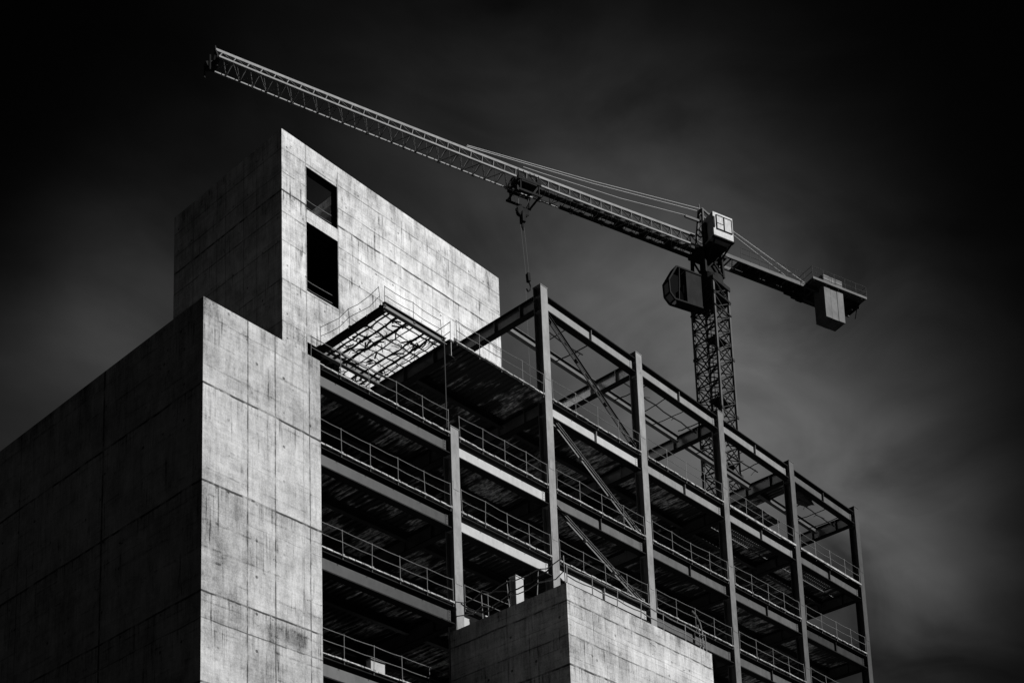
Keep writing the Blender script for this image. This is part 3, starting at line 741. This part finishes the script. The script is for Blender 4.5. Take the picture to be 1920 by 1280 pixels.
# jib: triangular truss, apex up
def jib_pts(s):
    t = (s+1.2)/(-43.1)            # 0 at the root, 1 at the tip
    h = 1.62-.49*t; w_ = .72; zb = 86.02+.33*t-.22*4*t*(1-t)
    return J(s, 0, zb+h), J(s, -w_, zb), J(s, w_, zb)
S0, S1 = -1.2, -43.8
jb = MB()
for i, r in ((0, .105), (1, .07), (2, .05)):
    for q in range(12):
        a = jib_pts(S0+(S1-S0)*q/12)[i]; b = jib_pts(S0+(S1-S0)*(q+1)/12)[i]; jb.bar(a, b, r*1.9, r*1.9)
jibo = jb.build('jib', 'chord', CR)
jl = MB(); npan = 42
for k in range(npan):
    s = S0+(S1-S0)*k/npan; s2 = S0+(S1-S0)*(k+1)/npan; sm = (s+s2)/2
    T0 = jib_pts(sm)[0]; P0 = jib_pts(s); P1 = jib_pts(s2)
    for i in (1, 2): jl.tube([P0[i], T0], .034, 5); jl.tube([T0, P1[i]], .034, 5)
    jl.tube([P0[1], P0[2]], .034, 5); jl.tube([P0[1] if k % 2 else P0[2], P1[2] if k % 2 else P1[1]], .03, 5)
    if k % 3 == 0:
        for i in (2,): jl.bar(P0[i]-D*.12, P0[i]+D*.12, .17, .17)
jl.build('lattice', 'jib_lattice', jibo)
wk = MB()                                          # service walkway inside the inner third
wk.bar(J(-1.3, .05, 86.13), J(-17, .05, 86.13), .5, .05, N)
wk.bar(J(-1.3, .62, 85.98), J(-14.5, .62, 85.98), .28, .22, N)
for s in range(2, 14): wk.bar(J(-s, -.1, 86.3), J(-s-.4, .3, 86.3+.02*s), .28, .3)
for s, l_ in ((-3.2, .9), (-6.0, .7), (-8.4, .8), (-10.8, .5)): wk.bar(J(s, .35, 86.35), J(s-l_, .35, 86.35), .45, .5)
wk.tube(wob(J(-2, .6, 86.0), J(-9, .6, 86.0), 12, .05, .1), .04, 5); wk.tube(wob(J(-9, .6, 86.0), J(-17, .6, 86.0), 12, .05, .1), .04, 5)
wk.build('walkway', 'crane', jibo)
tp = MB()
tp.bar(J(-43.8, -.62, 86.3), J(-43.8, .62, 86.3), .22, .3); tp.bar(J(-43.8, -.6, 86.35), J(-43.8, 0, 87.5), .12, .12); tp.bar(J(-43.8, .6, 86.35), J(-43.8, 0, 87.5), .12, .12)
tp.bar(J(-43.8, 0, 86.2), J(-44.5, 0, 85.8), .5, .45, N); tp.tube([J(-44.3, -.3, 86.6), J(-44.3, -.3, 85.4)], .06, 5); tp.tube([J(-44.5, .3, 86.2), J(-44.5, .3, 85.1)], .06, 5)
tp.bar(J(-43.85, -.05, 87.5), J(-43.85, -.05, 87.75), .1, .1)
tp.build('jib_end', 'crane', jibo)
# counter jib
cj = MB()
for n_ in (-.68, .68):
    cj.bar(J(1.0, n_, 86.25), J(16.9, n_, 86.25), .16, .34, N)
for k in range(16):
    s = 1.2+k*1.03; cj.bar(J(s, -.68, 86.2), J(s, .68, 86.2), .09, .12); cj.bar(J(s, -.68, 86.15), J(s+1.03, .68, 86.15), .07, .05)
cjo = cj.build('counter_jib', 'lattice', CR)
dk = MB()
dk.bar(J(3.2, -.1, 86.45), J(16.8, -.1, 86.45), 1.3, .04, N)
for s, n_, l_, w_, h_ in ((4.2, .2, 1.5, .5, .35), (6.6, -.1, 1.1, .6, .3), (8.6, .2, 1.0, .5, .3), (10.0, .1, .7, .7, .4)):
    dk.bar(J(s, n_, 86.0), J(s+l_, n_, 86.0), w_, h_, N)
dk.bar(J(8.8, .3, 85.75), J(10.6, .3, 85.75), .18, .35, N); dk.bar(J(10.2, .3, 85.5), J(10.9, .3, 85.5), .3, .2, N)
dk.build('walkway_deck', 'crane', cjo)
def crane_rail(s0, s1, n_, z, n, nm='walkway_rail', h=1.1, r=.022):
    q = MB()
    for k in range(n+1):
        s = s0+(s1-s0)*k/n; q.tube([J(s, n_, z), J(s, n_, z+h)], r, 5)
    for hh in (h, h*.5): q.tube([J(s0, n_, z+hh), J(s1, n_, z+hh)], r, 5)
    q.build(nm, 'lattice', cjo)
crane_rail(3.2, 10.4, -.76, 86.4, 7)
crane_rail(3.2, 10.4, .76, 86.4, 7)
pl = MB(); pl.bar(J(10.6, -.1, 86.55), J(17.0, -.1, 86.55), 3.0, .1, N)
pl.bar(J(10.6, -1.6, 86.55), J(17.0, -1.6, 86.55), .08, .22, N); pl.bar(J(10.6, 1.4, 86.55), J(17.0, 1.4, 86.55), .08, .22, N)
for k in range(5): pl.bar(J(10.8+k*1.42, -1.55, 86.42), J(10.8+k*1.42, 1.35, 86.42), .1, .16)
pl.build('ballast_platform', 'lattice', cjo)
for n_ in (-1.6, 1.4): crane_rail(10.6, 17.0, n_, 86.6, 5, 'platform_rail')
q = MB()
for s in (10.6, 17.0):
    for hh in (1.1, .55): q.tube([J(s, -1.6, 86.6+hh), J(s, 1.4, 86.6+hh)], .022, 5)
q.build('platform_rail', 'lattice', cjo)
cw = thing  # keep name short
for k in range(3):                                  # three hanging ballast slabs
    a = 12.35+k*.76; q = MB(); q.bar(J(a+.02, -.75+.02*(k % 2), 83.25), J(a+.02, -.75+.02*(k % 2), 87.55-.05*k), .72, 1.35, D)
    q.build('counterweight', 'ballast', CR)
q = MB(); q.bar(J(15.8, -.2, 85.6), J(16.8, -.2, 86.4), 1.2, .25, N); q.bar(J(14.8, -.2, 86.2), J(16.8, -.2, 86.2), 1.4, .3, N); q.tube([J(16.6, 1.0, 86.4), J(16.6, 1.0, 86.8)], .05, 5); q.build('winch_frame', 'crane', cjo)
# pendants
pd = MB()
for n_ in (-.16, .16):
    pd.tube([J(-.35, n_, 90.45), J(-11.5, n_*.8, 88.95), J(-23.4, n_*.4, 87.7)], .032, 5)
pd.tube([J(-2.2, -.25, 89.1), J(-9, -.2, 88.25), J(-16.5, -.1, 87.8), J(-18.3, -.05, 87.75)], .028, 5)
for n_ in (-.5,): pd.tube([J(-.2, n_*.3, 90.45), J(10.6, n_, 86.7)], .06, 6)
pd.tube([J(.9, -.25, 89.75), J(9.4, -.3, 86.55)], .05, 6)
pd.build('pendant', 'pendant', CR)
# machinery cabin on the near side (bright box)
mc = MB(); n0, n1 = -2.3, -.95
q8 = [J(-.95, n0, 86.25), J(1.15, n0, 86.25), J(1.15, n1, 86.25), J(-.95, n1, 86.25), J(-.95, n0, 88.5), J(1.15, n0, 88.5), J(1.15, n1, 88.5), J(-.95, n1, 88.5)]
mc.hexa(q8); cabo = mc.build('machinery_cabin', 'crane_pale', CR)
q = MB()
for a, b in ((-.55, .1), (.25, .95)):
    q.bar(J(a, n0-.02, 87.6), J(b, n0-.02, 87.6), .04, 1.2, N)
q.build('door_panel', 'beam_grey', cabo)
q = MB()
for a in (-.62, .175, 1.02): q.bar(J(a, n0-.03, 86.95), J(a, n0-.03, 88.25), .05, .06, D)
for z in (86.93, 88.27): q.bar(J(-.65, n0-.03, z), J(1.05, n0-.03, z), .05, .05, N)
q.bar(J(-.55, n0-.05, 87.5), J(.1, n0-.05, 87.5), .03, .03)
q.bar(J(-.9, n0-.03, 87.0), J(-.9, n0-.03, 88.0), .16, .08, D)
q.bar(J(-1.0, n0+.1, 86.18), J(1.2, n0+.1, 86.18), .3, .12, N); q.bar(J(-.9, n1-.1, 86.15), J(1.1, n1-.1, 86.15), .9, .12, N)
for s in (-.8, 1.0): q.bar(J(s, n0+.1, 86.1), J(s*.6, -.7, 85.0), .12, .12)
q.bar(J(-1.05, -1.2, 86.3), J(-1.05, -1.2, 88.0), .5, .2, N)
q.build('cabin_frame', 'crane', cabo)
# operator cab hung beside the mast, slanted glazed front
prof = [(-1.5, 83.1), (-4.05, 83.1), (-4.95, 81.55), (-4.9, 80.4), (-4.4, 79.9), (-1.5, 80.0)]
oc = MB(); na, nb = -.85, -.05
back = [(-1.5, 83.1), (-3.1, 83.1), (-3.1, 79.95), (-1.5, 80.0)]
i0 = len(oc.v)
for n_ in (na, nb):
    for s, z in back: oc.v.append(tuple(J(s, n_, z)))
oc.f += [(0, 1, 2, 3), (7, 6, 5, 4), (0, 4, 5, 1), (1, 5, 6, 2), (2, 6, 7, 3), (3, 7, 4, 0)]
cabm = oc.build('operator_cab', 'crane', CR)  # the shade on the cab is put into this dark paint
q = MB()
for n_ in (na, nb):
    for (a, b) in zip(prof[:5], prof[1:5]+[prof[5]]):
        q.bar(J(a[0], n_, a[1]), J(b[0], n_, b[1]), .13, .13)
for s, z in prof[1:5]: q.bar(J(s, na, z), J(s, nb, z), .12, .12)
q.bar(J(-3.8, na, 83.05), J(-4.0, na, 79.95), .09, .09)
q.bar(J(-4.95, -.45, 81.5), J(-4.05, -.45, 83.05), .07, .07)
q.bar(J(-3.9, -.45, 79.98), J(-3.1, -.45, 79.98), 0.78, .06, N); q.bar(J(-3.1, -.45, 83.15), J(-4.0, -.45, 83.15), 0.82, .08, N)
q.bar(J(-3.6, -.45, 80.0), J(-3.6, -.45, 81.0), .5, .45); q.bar(J(-3.35, -.45, 80.9), J(-3.3, -.45, 81.7), .5, .12, N)
q.build('cab_frame', 'crane', cabm)
q = MB()
for a, b in ((prof[1], prof[2]), (prof[2], prof[3]), (prof[3], prof[4])):
    q.quad(J(a[0], na, a[1]), J(a[0], nb, a[1]), J(b[0], nb, b[1]), J(b[0], na, b[1]))
for n_ in (na, nb): q.quad(*[J(s, n_, z) for s, z in ((-3.1, 83.05), (-4.05, 83.05), (-4.95, 81.55), (-4.9, 80.4), (-4.4, 79.93), (-3.1, 79.98))])
q.build('window', 'glass', cabm)
q = MB(); q.bar(J(-2.0, -.4, 82.4), J(-1.0, -.2, 82.9), .2, .25); q.bar(J(-2.0, .4, 82.4), J(-1.0, .2, 82.9), .2, .25); q.bar(J(-1.95, 0, 80.3), J(-1.1, 0, 80.3), .5, .2, N); q.build('bracket', 'crane', cabm)
# trolley and hook
tr = MB()
for s in (-17.4, -19.1):
    tr.bar(J(s, -.85, 86.0), J(s, .85, 86.0), .14, .18); tr.bar(J(s, -.85, 86.0), J(s, -.8, 84.9), .1, .1); tr.bar(J(s, .85, 86.0), J(s, .8, 84.9), .1, .1)
    for n_ in (-.85, .85): tr.bar(J(s-.18, n_, 86.1), J(s+.18, n_, 86.1), .16, .36, N)
for n_ in (-.85, .85): tr.bar(J(-17.2, n_, 85.85), J(-19.3, n_, 85.85), .14, .22, N)
for n_ in (-.8, .8): tr.bar(J(-17.2, n_, 84.85), J(-19.5, n_, 84.85), .12, .16, N)
tr.bar(J(-17.6, -.3, 85.75), J(-19.0, -.3, 85.75), 1.2, .3, N); tr.bar(J(-18.0, .1, 86.3), J(-19.2, .1, 86.3), .8, .7, N)
tr.bar(J(-19.4, -.8, 84.85), J(-19.4, .8, 84.85), .12, .12); tr.bar(J(-17.3, -.8, 84.85), J(-17.3, .8, 84.85), .12, .12)
tr.bar(J(-19.45, -.8, 85.0), J(-19.45, -.8, 84.6), .2, .3)
for s in (-17.0, -17.4, -17.8, -18.4, -18.9): tr.tube([J(s, -.6, 86.2), J(s+.05, -.15, 87.3)], .04, 4)
tr.build('trolley', 'crane', CR)
hk = MB()
for k in range(20):
    t = 2*math.pi*k/20; t2 = 2*math.pi*(k+1)/20
    for s, rr in ((-18.75, .34), (-18.25, .26)):
        c = J(s, 0, 83.55); hk.bar(c+D*rr*math.cos(t)*.7+Vector((0, 0, rr*math.sin(t))), c+D*rr*math.cos(t2)*.7+Vector((0, 0, rr*math.sin(t2))), .3, .16)
hk.bar(J(-18.1, 0, 83.6), J(-19.0, 0, 83.5), .34, .55, N); hk.bar(J(-18.5, 0, 83.5), J(-18.5, 0, 82.6), .3, .5, D); hk.tube([J(-18.5, 0, 82.7), J(-18.55, 0, 82.2), J(-18.5, 0, 81.9)], [.16, .12, .05], 6)
hbk = hk.build('hook_block', 'crane', CR)
rp = MB()
for s, e in ((-17.9, -18.15), (-18.8, -18.85), (-19.3, -19.0)): rp.tube([J(s, 0, 84.9), J(e, 0, 83.8)], .022, 4)
rp.tube([J(-18.72, 0, 82.4), J(-18.42, 0, 77.9)], .014, 4); rp.tube([J(-18.42, .0, 82.4), J(-18.12, 0, 77.9)], .014, 4)
rp.tube([J(-18.5, 0, 76.6), J(-18.35, 0, 60.0)], .014, 4)
rp.build('hoist_rope', 'rope', CR)
lh = MB(); lh.bar(J(-18.25, 0, 78.1), J(-18.2, 0, 77.4), .22, .34, D); lh.tube([J(-18.2, 0, 77.5), J(-18.05, 0, 77.1), J(-18.1, 0, 76.7), J(-18.3, 0, 76.5), J(-18.42, 0, 76.7)], .07, 6)
lh.build('load_hook', 'crane', CR)
